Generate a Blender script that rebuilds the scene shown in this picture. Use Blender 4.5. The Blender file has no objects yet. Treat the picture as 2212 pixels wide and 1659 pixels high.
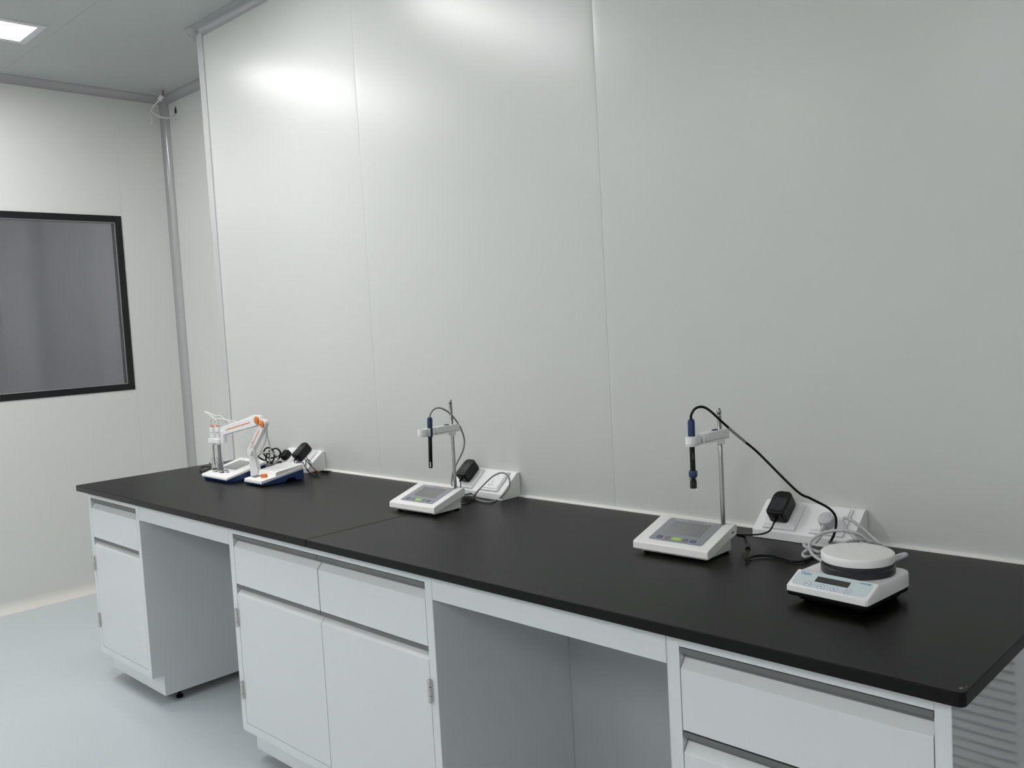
import bpy, bmesh, math, random
from mathutils import Matrix, Vector
random.seed(4)
C = bpy.context.scene.collection
PI = math.pi

# ---------------------------------------------------------------- camera
H = 0.8159                     # worktop height
RT = Vector((0.71588642, 0.69609882, -0.05434211))
UP = Vector((-0.00930721, 0.08733674, 0.99613537))
FW = Vector((-0.69815472, 0.71261401, -0.06900193))
cam_data = bpy.data.cameras.new('camera')
cam_data.sensor_fit = 'HORIZONTAL'; cam_data.sensor_width = 36.0
cam_data.lens = 1936.369 / 2212 * 36.0
cam_data.clip_start = 0.05; cam_data.clip_end = 100
cam = bpy.data.objects.new('camera', cam_data); C.objects.link(cam)
m3 = Matrix((RT, UP, -FW)).transposed()
cam.matrix_world = Matrix.Translation((3.86077917, -2.09070578, 1.38858766)) @ m3.to_4x4()
bpy.context.scene.camera = cam

# ---------------------------------------------------------------- world, exposure
w = bpy.data.worlds.new('world'); bpy.context.scene.world = w; w.use_nodes = True
w.node_tree.nodes['Background'].inputs[0].default_value = (0.6, 0.63, 0.65, 1)
w.node_tree.nodes['Background'].inputs[1].default_value = 0.05
vs = bpy.context.scene.view_settings
vs.view_transform = 'Standard'; vs.look = 'None'; vs.gamma = 1.0; vs.use_curve_mapping = False
vs.exposure = 0.5
LAMP = 16.5                     # brightness of the ceiling light diffusers
LAMP_POS = [(-0.60, -1.15), (0.84, -1.15), (-0.60, -3.9), (0.84, -3.9), (2.30, -3.9), (3.75, -3.9), (5.2, -3.9)]  # right part of the rear row is unseen fill, added to even out the light

# ---------------------------------------------------------------- materials
def mat(name, col, rough=0.5, metal=0.0, spec=0.5, bump=0.0, bscale=300.0, vary=0.0, vscale=3.0, coat=0.0, emit=None, trans=0.0, ior=1.5, stretch=None, aniso=0.0):
    m = bpy.data.materials.new(name); m.use_nodes = True
    nt = m.node_tree; b = nt.nodes['Principled BSDF']
    b.inputs['Base Color'].default_value = (*col, 1)
    b.inputs['Roughness'].default_value = rough
    b.inputs['Metallic'].default_value = metal
    b.inputs['Specular IOR Level'].default_value = spec
    b.inputs['IOR'].default_value = ior
    b.inputs['Coat Weight'].default_value = coat
    b.inputs['Coat Roughness'].default_value = 0.05
    b.inputs['Transmission Weight'].default_value = trans
    if emit:
        b.inputs['Emission Color'].default_value = (*emit[0], 1); b.inputs['Emission Strength'].default_value = emit[1]
    tc = nt.nodes.new('ShaderNodeTexCoord'); mp = nt.nodes.new('ShaderNodeMapping')
    nt.links.new(tc.outputs['Object'], mp.inputs['Vector'])
    if stretch: mp.inputs['Scale'].default_value = stretch
    if bump > 0:
        n = nt.nodes.new('ShaderNodeTexNoise'); n.inputs['Scale'].default_value = bscale; n.inputs['Detail'].default_value = 3
        bp = nt.nodes.new('ShaderNodeBump'); bp.inputs['Strength'].default_value = bump; bp.inputs['Distance'].default_value = 0.001
        nt.links.new(mp.outputs[0], n.inputs['Vector']); nt.links.new(n.outputs['Fac'], bp.inputs['Height']); nt.links.new(bp.outputs[0], b.inputs['Normal'])
    if vary > 0:
        n = nt.nodes.new('ShaderNodeTexNoise'); n.inputs['Scale'].default_value = vscale; n.inputs['Detail'].default_value = 4
        mx = nt.nodes.new('ShaderNodeMix'); mx.data_type = 'RGBA'
        mx.inputs[6].default_value = (*[c * (1 - vary) for c in col], 1); mx.inputs[7].default_value = (*[min(1, c * (1 + vary)) for c in col], 1)
        nt.links.new(mp.outputs[0], n.inputs['Vector']); nt.links.new(n.outputs['Fac'], mx.inputs[0]); nt.links.new(mx.outputs[2], b.inputs['Base Color'])
    return m

M = {}
M['wall'] = mat('wall_panel_enamel', (0.665, 0.685, 0.655), 0.29, spec=0.6, bump=0.10, bscale=3.0, stretch=(1, 1, 0.35))
M['wall_l'] = mat('left_wall_panel_enamel', (0.69, 0.70, 0.675), 0.38, spec=0.4, bump=0.05, bscale=2.0)
M['ceil'] = mat('ceiling_panel', (0.50, 0.53, 0.52), 0.45, vary=0.02)
M['cove'] = mat('cove_aluminium', (0.42, 0.42, 0.42), 0.17, metal=0.0, spec=0.8)
M['skirt'] = mat('skirting_cove_plastic', (0.72, 0.71, 0.66), 0.35)
M['floor'] = mat('epoxy_floor', (0.55, 0.605, 0.62), 0.25, spec=0.5, bump=0.03, bscale=4, vary=0.02, vscale=2)
M['caulk'] = mat('white_sealant', (0.85, 0.84, 0.80), 0.5, vary=0.02, vscale=30)
M['top'] = mat('black_phenolic', (0.0032, 0.0026, 0.0022), 0.36, spec=0.2, bump=0.06, bscale=900, vary=0.1, vscale=60)
M['cab'] = mat('white_powder_coat', (0.68, 0.71, 0.72), 0.22, spec=0.5, bump=0.02, bscale=500)
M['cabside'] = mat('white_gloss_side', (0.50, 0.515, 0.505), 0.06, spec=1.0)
M['room'] = mat('unseen_wall_panel', (0.78, 0.79, 0.78), 0.5, vary=0.01)
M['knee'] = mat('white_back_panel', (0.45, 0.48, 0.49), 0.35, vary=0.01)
M['alu'] = mat('grey_aluminium_profile', (0.15, 0.155, 0.15), 0.4, metal=0.2, vary=0.06, vscale=20)
M['aludark'] = mat('dark_aluminium_profile', (0.20, 0.205, 0.205), 0.5, metal=0.2, vary=0.06, vscale=20)
M['steel'] = mat('brushed_steel', (0.62, 0.61, 0.58), 0.25, metal=1.0, bump=0.05, bscale=400)
M['rodsteel'] = mat('polished_rod_steel', (0.36, 0.36, 0.35), 0.2, metal=1.0, bump=0.02, bscale=200)
M['winblack'] = mat('black_window_border', (0.012, 0.013, 0.014), 0.3, spec=0.3)
M['spacer'] = mat('window_spacer', (0.42, 0.42, 0.42), 0.35, metal=0.4)
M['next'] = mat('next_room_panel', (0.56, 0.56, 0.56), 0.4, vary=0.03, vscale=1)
M['plastic'] = mat('white_plastic', (0.88, 0.885, 0.89), 0.32, bump=0.02, bscale=900)
M['sockw'] = mat('white_socket_plastic', (0.94, 0.94, 0.94), 0.3, bump=0.01, bscale=700)
M['device'] = mat('instrument_shell', (0.92, 0.915, 0.90), 0.38, bump=0.04, bscale=1500)
M['membrane'] = mat('grey_membrane', (0.27, 0.29, 0.31), 0.35, vary=0.03, vscale=50)
M['screen'] = mat('grey_screen', (0.16, 0.17, 0.17), 0.12, spec=0.7, vary=0.15, vscale=40)
M['screen2'] = mat('pale_screen', (0.33, 0.35, 0.35), 0.15, vary=0.05, vscale=50)
M['lcd'] = mat('dark_lcd', (0.045, 0.045, 0.043), 0.2, vary=0.05, vscale=50)
M['navy'] = mat('navy_plastic', (0.014, 0.035, 0.115), 0.3, bump=0.02, bscale=800)
M['navykey'] = mat('navy_key', (0.03, 0.05, 0.16), 0.35, bump=0.02, bscale=800)
M['blue'] = mat('blue_base_plastic', (0.012, 0.045, 0.16), 0.35, bump=0.03, bscale=800)
M['greykey'] = mat('dark_grey_key', (0.10, 0.105, 0.11), 0.35, bump=0.02, bscale=800)
M['green'] = mat('green_key', (0.42, 0.68, 0.07), 0.35, bump=0.02, bscale=800)
M['orange'] = mat('orange_plastic', (0.80, 0.23, 0.035), 0.35, bump=0.02, bscale=800)
M['black'] = mat('black_plastic', (0.006, 0.006, 0.006), 0.38, spec=0.3, bump=0.03, bscale=700)
M['blacklab'] = mat('adapter_rating_label', (0.03, 0.03, 0.032), 0.25, vary=0.2, vscale=400)
M['blackcord'] = mat('black_cable_sheath', (0.004, 0.004, 0.004), 0.4, spec=0.25, bump=0.02, bscale=400)
M['greycord'] = mat('grey_cable_sheath', (0.30, 0.305, 0.295), 0.4, bump=0.02, bscale=400)
M['palecord'] = mat('pale_grey_cable_sheath', (0.58, 0.585, 0.59), 0.4, bump=0.02, bscale=400)
M['whitecord'] = mat('white_cable_sheath', (0.72, 0.72, 0.71), 0.4, bump=0.02, bscale=400)
M['rubber'] = mat('black_rubber', (0.002, 0.002, 0.002), 0.6, spec=0.15, bump=0.05, bscale=400)
M['hole'] = mat('dark_hole', (0.02, 0.018, 0.016), 0.8, vary=0.3, vscale=300)
M['brown'] = mat('brown_wire', (0.22, 0.11, 0.06), 0.6, vary=0.2, vscale=200)
M['skyblue'] = mat('pale_blue_membrane', (0.66, 0.76, 0.77), 0.35, bump=0.02, bscale=900)
M['logo'] = mat('blue_print', (0.03, 0.16, 0.45), 0.4, bump=0.01, bscale=900)
M['print'] = mat('white_print', (0.8, 0.8, 0.8), 0.5, bump=0.01, bscale=900)
M['greyprint'] = mat('grey_print', (0.16, 0.165, 0.17), 0.5, bump=0.01, bscale=900)
M['ring'] = mat('dark_ring_plastic', (0.025, 0.025, 0.028), 0.33, bump=0.03, bscale=300)
M['plate'] = mat('white_ceramic_plate', (0.94, 0.935, 0.92), 0.42, bump=0.04, bscale=1200)
M['frame_lamp'] = mat('white_lamp_frame', (0.72, 0.72, 0.74), 0.4, bump=0.01, bscale=200)
M['lamp'] = mat('lamp_diffuser', (0.9, 0.9, 0.9), 0.5, emit=((1.0, 0.975, 0.985), LAMP), bump=0.01, bscale=200)
M['grille'] = mat('white_grille_slats', (0.90, 0.91, 0.90), 0.4, bump=0.01, bscale=200)
M['clear'] = mat('clear_plastic', (0.95, 0.96, 0.96), 0.06, trans=1.0, ior=1.2, bump=0.01, bscale=200)
M['smoke'] = mat('clear_glass_tube', (0.9, 0.92, 0.92), 0.05, trans=1.0, ior=1.15, bump=0.01, bscale=200)
def glass_pane():
    m = bpy.data.materials.new('tinted_window_glass'); m.use_nodes = True; nt = m.node_tree
    nt.nodes.remove(nt.nodes['Principled BSDF']); out = nt.nodes['Material Output']
    t = nt.nodes.new('ShaderNodeBsdfTransparent'); t.inputs[0].default_value = (0.95, 0.95, 0.965, 1)
    g = nt.nodes.new('ShaderNodeBsdfGlossy'); g.inputs['Roughness'].default_value = 0.03
    f = nt.nodes.new('ShaderNodeFresnel'); f.inputs[0].default_value = 1.5
    n = nt.nodes.new('ShaderNodeTexNoise'); n.inputs['Scale'].default_value = 1.5
    bp = nt.nodes.new('ShaderNodeBump'); bp.inputs['Strength'].default_value = 0.02
    nt.links.new(n.outputs['Fac'], bp.inputs['Height']); nt.links.new(bp.outputs[0], g.inputs['Normal'])
    mx = nt.nodes.new('ShaderNodeMixShader')
    nt.links.new(f.outputs[0], mx.inputs[0]); nt.links.new(t.outputs[0], mx.inputs[1]); nt.links.new(g.outputs[0], mx.inputs[2]); nt.links.new(mx.outputs[0], out.inputs[0])
    return m
M['glass'] = glass_pane()

# ---------------------------------------------------------------- mesh helpers
class MB:
    """collects shapes into one mesh; self.T places every shape added"""
    def __init__(s, T=None): s.bm = bmesh.new(); s.T = T or Matrix.Identity(4)
    def v(s, p): return s.bm.verts.new(s.T @ Vector(p))
    def box(s, a, b):
        x0, y0, z0 = a; x1, y1, z1 = b
        vs = [s.v(p) for p in ((x0,y0,z0),(x1,y0,z0),(x1,y1,z0),(x0,y1,z0),(x0,y0,z1),(x1,y0,z1),(x1,y1,z1),(x0,y1,z1))]
        for f in ((3,2,1,0),(4,5,6,7),(0,1,5,4),(1,2,6,5),(2,3,7,6),(3,0,4,7)): s.bm.faces.new([vs[i] for i in f])
        return s
    def prism(s, pts, d0, d1, axis='x'):
        """extrude a polygon: pts are (y,z) for axis x, (x,z) for y, (x,y) for z"""
        mk = {'x': lambda p, d: (d, p[0], p[1]), 'y': lambda p, d: (p[0], d, p[1]), 'z': lambda p, d: (p[0], p[1], d)}[axis]
        a = [s.v(mk(p, d0)) for p in pts]; b = [s.v(mk(p, d1)) for p in pts]
        n = len(pts)
        s.bm.faces.new(a[::-1]); s.bm.faces.new(b)
        for i in range(n): s.bm.faces.new((a[i], a[(i+1) % n], b[(i+1) % n], b[i]))
        return s
    def ringcyl(s, prof, c=(0,0,0), n=32, axis='z', cap=True):
        """lathe: prof is a list of (radius, height)"""
        rows = []
        for r, h in prof:
            row = []
            for i in range(n):
                a = 2*PI*i/n; p = (r*math.cos(a), r*math.sin(a), h)
                if axis == 'x': p = (p[2], p[0], p[1])
                if axis == 'y': p = (p[0], p[2], p[1])
                row.append(s.v((c[0]+p[0], c[1]+p[1], c[2]+p[2])))
            rows.append(row)
        for j in range(len(rows)-1):
            for i in range(n):
                s.bm.faces.new((rows[j][i], rows[j][(i+1) % n], rows[j+1][(i+1) % n], rows[j+1][i]))
        if cap: s.bm.faces.new(rows[0][::-1]); s.bm.faces.new(rows[-1])
        return s
    def rod(s, a, b, r, n=16, r2=None):
        a, b = Vector(a), Vector(b); d = (b-a); L = d.length; q = d.to_track_quat('Z', 'Y').to_matrix().to_4x4()
        T0 = s.T; s.T = T0 @ Matrix.Translation(a) @ q
        s.ringcyl([(r, 0), (r if r2 is None else r2, L)], n=n); s.T = T0
        return s
    def rrect(s, cx, cy, w, h, r, z0, z1, n=5):
        pts = []
        for sx, sy, a0 in ((1,1,0),(-1,1,90),(-1,-1,180),(1,-1,270)):
            for k in range(n+1):
                a = math.radians(a0 + 90*k/n); pts.append((cx+sx*(w/2-r)+r*math.cos(a), cy+sy*(h/2-r)+r*math.sin(a)))
        return s.prism(pts, z0, z1, 'z')
    def tube(s, path, r, n=10, sub=6, ends=True):
        P = smooth(path, sub); rows = []; N = len(P)
        up = Vector((0.13, 0.2, 1)).normalized(); prev = None
        for i in range(N):
            t = (P[min(i+1, N-1)] - P[max(i-1, 0)])
            t = t.normalized() if t.length > 1e-9 else Vector((0,0,1))
            if prev is None: u = t.orthogonal().normalized()
            else:
                u = prev - t*prev.dot(t); u = u.normalized() if u.length > 1e-6 else t.orthogonal().normalized()
            prev = u; w_ = t.cross(u)
            rows.append([s.v(P[i] + r*(math.cos(2*PI*k/n)*u + math.sin(2*PI*k/n)*w_)) for k in range(n)])
        for j in range(N-1):
            for k in range(n): s.bm.faces.new((rows[j][k], rows[j][(k+1) % n], rows[j+1][(k+1) % n], rows[j+1][k]))
        if ends: s.bm.faces.new(rows[0][::-1]); s.bm.faces.new(rows[-1])
        return s
    def build(s, name, m, parent=None, bevel=0.0, seg=2, flat=False, angle=35, label=None):
        bmesh.ops.recalc_face_normals(s.bm, faces=s.bm.faces)
        me = bpy.data.meshes.new(name); s.bm.to_mesh(me); s.bm.free()
        me.materials.append(M[m] if isinstance(m, str) else m)
        if not flat:
            for p in me.polygons: p.use_smooth = True
            me.set_sharp_from_angle(angle=math.radians(angle))
        o = bpy.data.objects.new(name, me); C.objects.link(o)
        if parent: o.parent = parent
        if bevel > 0:
            b = o.modifiers.new('bevel', 'BEVEL'); b.width = bevel; b.segments = seg; b.limit_method = 'ANGLE'; b.angle_limit = math.radians(30); b.harden_normals = True
        if label: o['label'] = label
        return o

def smooth(path, sub):
    P = [Vector(p) for p in path]
    if len(P) < 3 or sub <= 1: return P
    out = []
    for i in range(len(P)-1):
        p0 = P[i-1] if i else P[0]*2-P[1]; p1 = P[i]; p2 = P[i+1]; p3 = P[i+2] if i+2 < len(P) else P[-1]*2-P[-2]
        for k in range(sub):
            t = k/sub; t2 = t*t; t3 = t2*t
            out.append(0.5*((2*p1)+(p2-p0)*t+(2*p0-5*p1+4*p2-p3)*t2+(3*p1-p0-3*p2+p3)*t3))
    out.append(P[-1]); return out

def empty(name, loc, rz=0.0):
    o = bpy.data.objects.new(name, None); C.objects.link(o); o.empty_display_size = 0.05
    o.location = loc; o.rotation_euler = (0, 0, rz); return o
def tag(o, label, cat, group=None):
    o['label'] = label; o['category'] = cat
    if group: o['group'] = group
    return o
def struct(o): o['kind'] = 'structure'; return o
def basis(o, ux, uy, n):
    ux, uy, n = Vector(ux).normalized(), Vector(uy).normalized(), Vector(n).normalized()
    return Matrix.Translation(Vector(o)) @ Matrix((ux, uy, n)).transposed().to_4x4()
def text(name, body, size, T, m, parent, align='CENTER'):
    cu = bpy.data.curves.new(name, 'FONT'); cu.body = body; cu.size = size; cu.align_x = align; cu.align_y = 'CENTER'
    cu.extrude = 0.00008; cu.materials.append(M[m])
    tmp = bpy.data.objects.new('tmp', cu); me = bpy.data.meshes.new_from_object(tmp); me.name = name
    bpy.data.objects.remove(tmp); bpy.data.curves.remove(cu)
    if not me.materials: me.materials.append(M[m])
    o = bpy.data.objects.new(name, me); C.objects.link(o); o.parent = parent; o.matrix_local = T
    return o

# cable routes, world metres
PATHS = {
 'cable_b': [(2.7334, -0.37, 1.1481), (2.736, -0.37, 1.1566), (2.7424, -0.365, 1.1696), (2.7515, -0.355, 1.1743), (2.7571, -0.34, 1.1697), (2.7577, -0.315, 1.1561), (2.7604, -0.28, 1.1313), (2.7667, -0.25, 1.108), (2.7785, -0.21, 1.0758), (2.7966, -0.18, 1.0448), (2.8791, -0.165, 0.9624), (2.9027, -0.145, 0.9426), (2.9242, -0.13, 0.928), (2.9393, -0.12, 0.9158), (2.9487, -0.115, 0.9007), (2.951, -0.115, 0.8837), (2.9499, -0.12, 0.8651), (2.945, -0.125, 0.8481), (2.9149, -0.0832, 0.8219), (2.9264, -0.1513, 0.8199), (2.9318, -0.1999, 0.8199), (2.9294, -0.24, 0.8199), (2.9155, -0.2562, 0.8199), (2.8883, -0.2464, 0.8199), (2.8576, -0.2399, 0.8199), (2.8295, -0.2566, 0.8209), (2.82, -0.2815, 0.8209), (2.8271, -0.3123, 0.8239), (2.8163, -0.2902, 0.8279), (2.805, -0.2624, 0.8319)],
 'conn_b': [(2.8043, -0.262, 0.8339), (2.7908, -0.235, 0.8359), (2.7672, -0.2031, 0.8369)],
 'lead_b': [(2.7613, -0.1957, 0.8379), (2.7507, -0.1899, 0.8409), (2.7625, -0.235, 0.8542)],
 'lead_b2': [(2.7672, -0.2031, 0.8369), (2.7564, -0.1911, 0.8419), (2.7614, -0.235, 0.8574)],
 'adapter_b_cord': [(2.7832, -0.1, 0.863), (2.7835, -0.105, 0.8525), (2.7824, -0.115, 0.8452), (2.778, -0.13, 0.8409), (2.7717, -0.15, 0.8409), (2.7639, -0.18, 0.8451), (2.7638, -0.235, 0.8571)],
 'plug': [(2.9092, -0.075, 0.8729), (2.9029, -0.06, 0.8557), (2.9065, -0.085, 0.8557)],
 'stir_cord': [(2.9077, -0.09, 0.8558), (2.9095, -0.1, 0.8514), (2.9076, -0.115, 0.8411), (2.9007, -0.13, 0.828), (2.9222, -0.2062, 0.8359), (2.909, -0.1992, 0.8239), (2.9193, -0.2104, 0.8209), (2.9334, -0.194, 0.8209), (2.9553, -0.1706, 0.8209), (2.965, -0.1583, 0.8259), (2.9392, -0.1353, 0.8279), (2.9428, -0.1854, 0.8299), (2.9239, -0.1782, 0.8299), (2.9008, -0.1719, 0.8339), (2.8944, -0.1623, 0.8359), (2.9054, -0.1533, 0.8359), (2.9334, -0.1557, 0.8359), (2.9911, -0.2, 0.8536), (3.0185, -0.19, 0.8676), (3.0429, -0.17, 0.8665), (3.0628, -0.14, 0.8524), (3.0426, -0.125, 0.861), (3.0222, -0.12, 0.8742), (3.0035, -0.12, 0.8867), (2.9888, -0.12, 0.8956), (2.9771, -0.12, 0.8996), (2.9721, -0.125, 0.8963), (2.9747, -0.13, 0.8895), (2.9886, -0.145, 0.8794), (3.0097, -0.16, 0.8704), (3.0347, -0.18, 0.8635), (3.0614, -0.2, 0.8653), (3.0699, -0.215, 0.8758), (3.0604, -0.22, 0.8867), (3.0506, -0.225, 0.8935), (3.0368, -0.23, 0.8974), (3.0186, -0.235, 0.8992), (3.0001, -0.24, 0.8969), (2.9837, -0.25, 0.8926), (2.9692, -0.26, 0.8832), (2.962, -0.27, 0.8721), (2.9654, -0.28, 0.8615), (2.9798, -0.295, 0.8538), (3.0023, -0.31, 0.8495), (3.0251, -0.32, 0.8453)],
 'stir_cord_tail': [(3.1357, -0.25, 0.8593), (3.1471, -0.25, 0.8668), (3.1574, -0.25, 0.8706), (3.1602, -0.25, 0.8693), (3.1565, -0.26, 0.8662), (3.1474, -0.28, 0.8622)],
 'cable_a': [(1.7825, -0.335, 1.1149), (1.7881, -0.335, 1.1241), (1.7942, -0.33, 1.135), (1.8012, -0.32, 1.1408), (1.8054, -0.305, 1.1386), (1.8013, -0.28, 1.1273), (1.7937, -0.255, 1.1122), (1.7914, -0.235, 1.0915), (1.7911, -0.22, 1.0701), (1.7925, -0.21, 1.0443), (1.7905, -0.205, 1.0213), (1.7829, -0.205, 0.9961), (1.7663, -0.205, 0.9726), (1.7477, -0.205, 0.9488), (1.7329, -0.205, 0.9276), (1.7236, -0.205, 0.9066), (1.7195, -0.205, 0.881), (1.7304, -0.205, 0.8566), (1.6779, -0.118, 0.8259), (1.6971, -0.1115, 0.8219), (1.7323, -0.1201, 0.8199), (1.7882, -0.1384, 0.8199), (1.8205, -0.1314, 0.8199), (1.8068, -0.086, 0.8199), (1.8712, -0.12, 0.85), (1.8869, -0.115, 0.8706), (1.8869, -0.11, 0.8897), (1.8746, -0.105, 0.9053), (1.8612, -0.105, 0.9117), (1.84, -0.105, 0.9108), (1.8159, -0.11, 0.9008), (1.7946, -0.115, 0.8851), (1.7781, -0.125, 0.8675), (1.7654, -0.135, 0.8515), (1.7164, -0.1116, 0.8259), (1.7051, -0.129, 0.8279), (1.6925, -0.1381, 0.8309)],
 'adapter_a_cord': [(1.6511, -0.1, 0.8757), (1.6572, -0.11, 0.8647), (1.672, -0.125, 0.8554), (1.6504, -0.0996, 0.8279), (1.6828, -0.1118, 0.8279), (1.6846, -0.0886, 0.8279), (1.7042, -0.0924, 0.8239), (1.7384, -0.1293, 0.8209), (1.7396, -0.1514, 0.8199), (1.7041, -0.1428, 0.8199), (1.6827, -0.1154, 0.8259), (1.7097, -0.1085, 0.8299), (1.7369, -0.1293, 0.8259), (1.7265, -0.1422, 0.8259), (1.6973, -0.1433, 0.8219), (1.7111, -0.1317, 0.8199), (1.743, -0.1581, 0.8189), (1.7639, -0.1947, 0.8189), (1.7571, -0.2053, 0.8189)],
 'white1': [(0.4335, -0.36, 1.0417), (0.4408, -0.36, 1.0561), (0.4552, -0.355, 1.0641), (0.5183, -0.35, 1.0623), (0.5794, -0.345, 1.0581), (0.6159, -0.34, 1.0531), (0.6487, -0.34, 1.0429), (0.6707, -0.335, 1.023), (0.6857, -0.33, 0.9943), (0.7039, -0.33, 0.9665), (0.7165, -0.33, 0.9385), (0.7158, -0.325, 0.9061), (0.7121, -0.32, 0.8835), (0.705, -0.31, 0.8698)],
 'white2': [(0.4855, -0.355, 1.0432), (0.4796, -0.355, 1.0555), (0.4502, -0.355, 1.0708), (0.4147, -0.355, 1.0817), (0.3858, -0.355, 1.0898), (0.4277, -0.352, 1.0826), (0.4656, -0.35, 1.0738), (0.4968, -0.345, 1.0624), (0.5274, -0.34, 1.0496), (0.5488, -0.33, 1.0399), (0.5939, -0.325, 1.0505), (0.6384, -0.32, 1.0624), (0.6761, -0.315, 1.0722), (0.704, -0.305, 1.0784), (0.7268, -0.295, 1.07), (0.731, -0.28, 1.0491), (0.7209, -0.27, 1.0201), (0.7027, -0.26, 0.9918), (0.6953, -0.25, 0.9609), (0.6855, -0.24, 0.9325), (0.6618, -0.23, 0.903), (0.6187, -0.215, 0.8634)],
 'white3': [(0.4596, -0.35, 1.0482), (0.4639, -0.35, 1.0633), (0.4841, -0.35, 1.075), (0.5083, -0.35, 1.0753), (0.527, -0.345, 1.0635), (0.5592, -0.335, 1.0474), (0.5877, -0.325, 1.0479), (0.629, -0.315, 1.0594), (0.6732, -0.31, 1.0744), (0.6953, -0.3, 1.0786), (0.7155, -0.29, 1.0707), (0.7198, -0.275, 1.0495), (0.6981, -0.26, 1.0178), (0.6562, -0.24, 0.9809), (0.5969, -0.22, 0.9423), (0.5318, -0.2, 0.9083)],
 'white4': [(0.5755, -0.25, 0.8911), (0.5594, -0.23, 0.9007), (0.531, -0.2, 0.903), (0.5379, -0.17, 0.9037), (0.5325, -0.14, 0.8951), (0.5316, -0.12, 0.8782), (0.5259, -0.12, 0.8576), (0.5265, -0.14, 0.8513)],
 'coil_c': [(0.5048, -0.09, 0.8751), (0.486, -0.1, 0.8722), (0.4547, -0.11, 0.8653), (0.4312, -0.12, 0.8747), (0.4218, -0.12, 0.893), (0.4308, -0.11, 0.908), (0.4492, -0.1, 0.9046), (0.47, -0.1, 0.8838), (0.4772, -0.11, 0.8574), (0.4573, -0.12, 0.848), (0.4524, -0.13, 0.8618), (0.4511, -0.12, 0.8886), (0.4778, -0.11, 0.9045), (0.4966, -0.1, 0.9074), (0.504, -0.09, 0.8908), (0.4884, -0.09, 0.8615), (0.4818, -0.11, 0.8483), (0.4646, -0.12, 0.858), (0.4681, -0.12, 0.8834), (0.4568, -0.13, 0.8935), (0.4317, -0.14, 0.8902), (0.4263, -0.15, 0.8787), (0.4578, -0.16, 0.8729), (0.4574, -0.14, 0.8605), (0.4866, -0.12, 0.847), (0.5124, -0.1, 0.8521), (0.5236, -0.1, 0.8497)],
 'adapter_c_cord': [(0.6388, -0.1, 0.8671), (0.6483, -0.11, 0.8601), (0.7193, -0.12, 0.8667), (0.7536, -0.13, 0.8469), (0.7202, -0.0898, 0.8199), (0.8127, -0.1298, 0.8189), (0.838, -0.126, 0.8189), (0.7341, -0.0639, 0.8199), (0.7611, -0.11, 0.8562), (0.7154, -0.1, 0.8694), (0.6855, -0.09, 0.884), (0.7019, -0.09, 0.8851), (0.7362, -0.1, 0.8649), (0.668, -0.0375, 0.8259), (0.7827, -0.0961, 0.8199), (0.7995, -0.1244, 0.8199), (0.7531, -0.12, 0.8393), (0.7243, -0.11, 0.8595), (0.7216, -0.1, 0.8759), (0.7317, -0.09, 0.866), (0.6637, -0.0445, 0.8359), (0.6998, -0.0469, 0.8359), (0.6996, -0.0192, 0.8239), (0.6735, 0.0271, 0.8209), (0.664, 0.0593, 0.8199), (0.7023, 0.0439, 0.8189), (0.7464, 0.0062, 0.8189), (0.7664, -0.0289, 0.8199), (0.7699, -0.0525, 0.8209)],
 'probe_coil': [(0.2358, -0.2578, 0.8259), (0.1566, -0.2443, 0.8259), (0.135, -0.2572, 0.8279), (0.1477, -0.2775, 0.8239), (0.2076, -0.3045, 0.8199), (0.2238, -0.2891, 0.8219), (0.2566, -0.2812, 0.8359), (0.1982, -0.2681, 0.8359), (0.1502, -0.2684, 0.8259), (0.1818, -0.2932, 0.8209), (0.2444, -0.3064, 0.8199), (0.2359, -0.268, 0.8259), (0.3286, -0.3149, 0.8559), (0.4051, -0.3619, 0.8809)],
 'ceil': [(-1.1822, 0.33, 2.8213), (-1.1815, 0.325, 2.7945)],
 'ceilconn': [(-1.1838, 0.325, 2.794), (-1.1976, 0.32, 2.783), (-1.2074, 0.315, 2.7702)],
 'ceilw': [(-1.2074, 0.315, 2.7702), (-1.2482, 0.31, 2.7566), (-1.2895, 0.31, 2.7436), (-1.2988, 0.31, 2.7239), (-1.2803, 0.315, 2.7041), (-1.2503, 0.325, 2.6875), (-1.2303, 0.345, 2.6779), (-1.2192, 0.37, 2.6788), (-1.2164, 0.395, 2.6919), (-1.2276, 0.425, 2.7147)],
 'ceilb': [(-1.2939, 0.31, 2.7205), (-1.3121, 0.305, 2.7245), (-1.3041, 0.3, 2.7069), (-1.2946, 0.3, 2.6859), (-1.2927, 0.3, 2.6664)],
 'ceilt': [(-1.2923, 0.3, 2.6687), (-1.2934, 0.3, 2.6449)],
}

# ================================================================ room shell
XL, YR, HC = -1.3528, 0.4178, 2.8226      # left wall, recessed back wall, ceiling
XR, YF = 6.4, -5.2                        # unseen right wall and front wall
XE = -0.098                               # where the long wall ends at the recess
# floor and ceiling
MB().box((XL-3, YF-0.1, -0.1), (XR+0.1, YR+0.1, 0)).build('floor', 'floor', flat=True); struct(bpy.data.objects['floor'])
cb = MB(); seams = [XL-3, -5.6]
ys = [YF-0.1, -4.105, -2.96, -1.63, -0.483, YR+0.1]
for i in range(len(ys)-1):
    cb.box((XL-3, ys[i]+0.0004, HC), (XR+0.1, ys[i+1]-0.0004, HC+0.08))
cb.box((XL-3, YF-0.1, HC+0.0015), (XR+0.1, YR+0.1, HC+0.09))
struct(cb.build('ceiling', 'ceil', flat=True))

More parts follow.
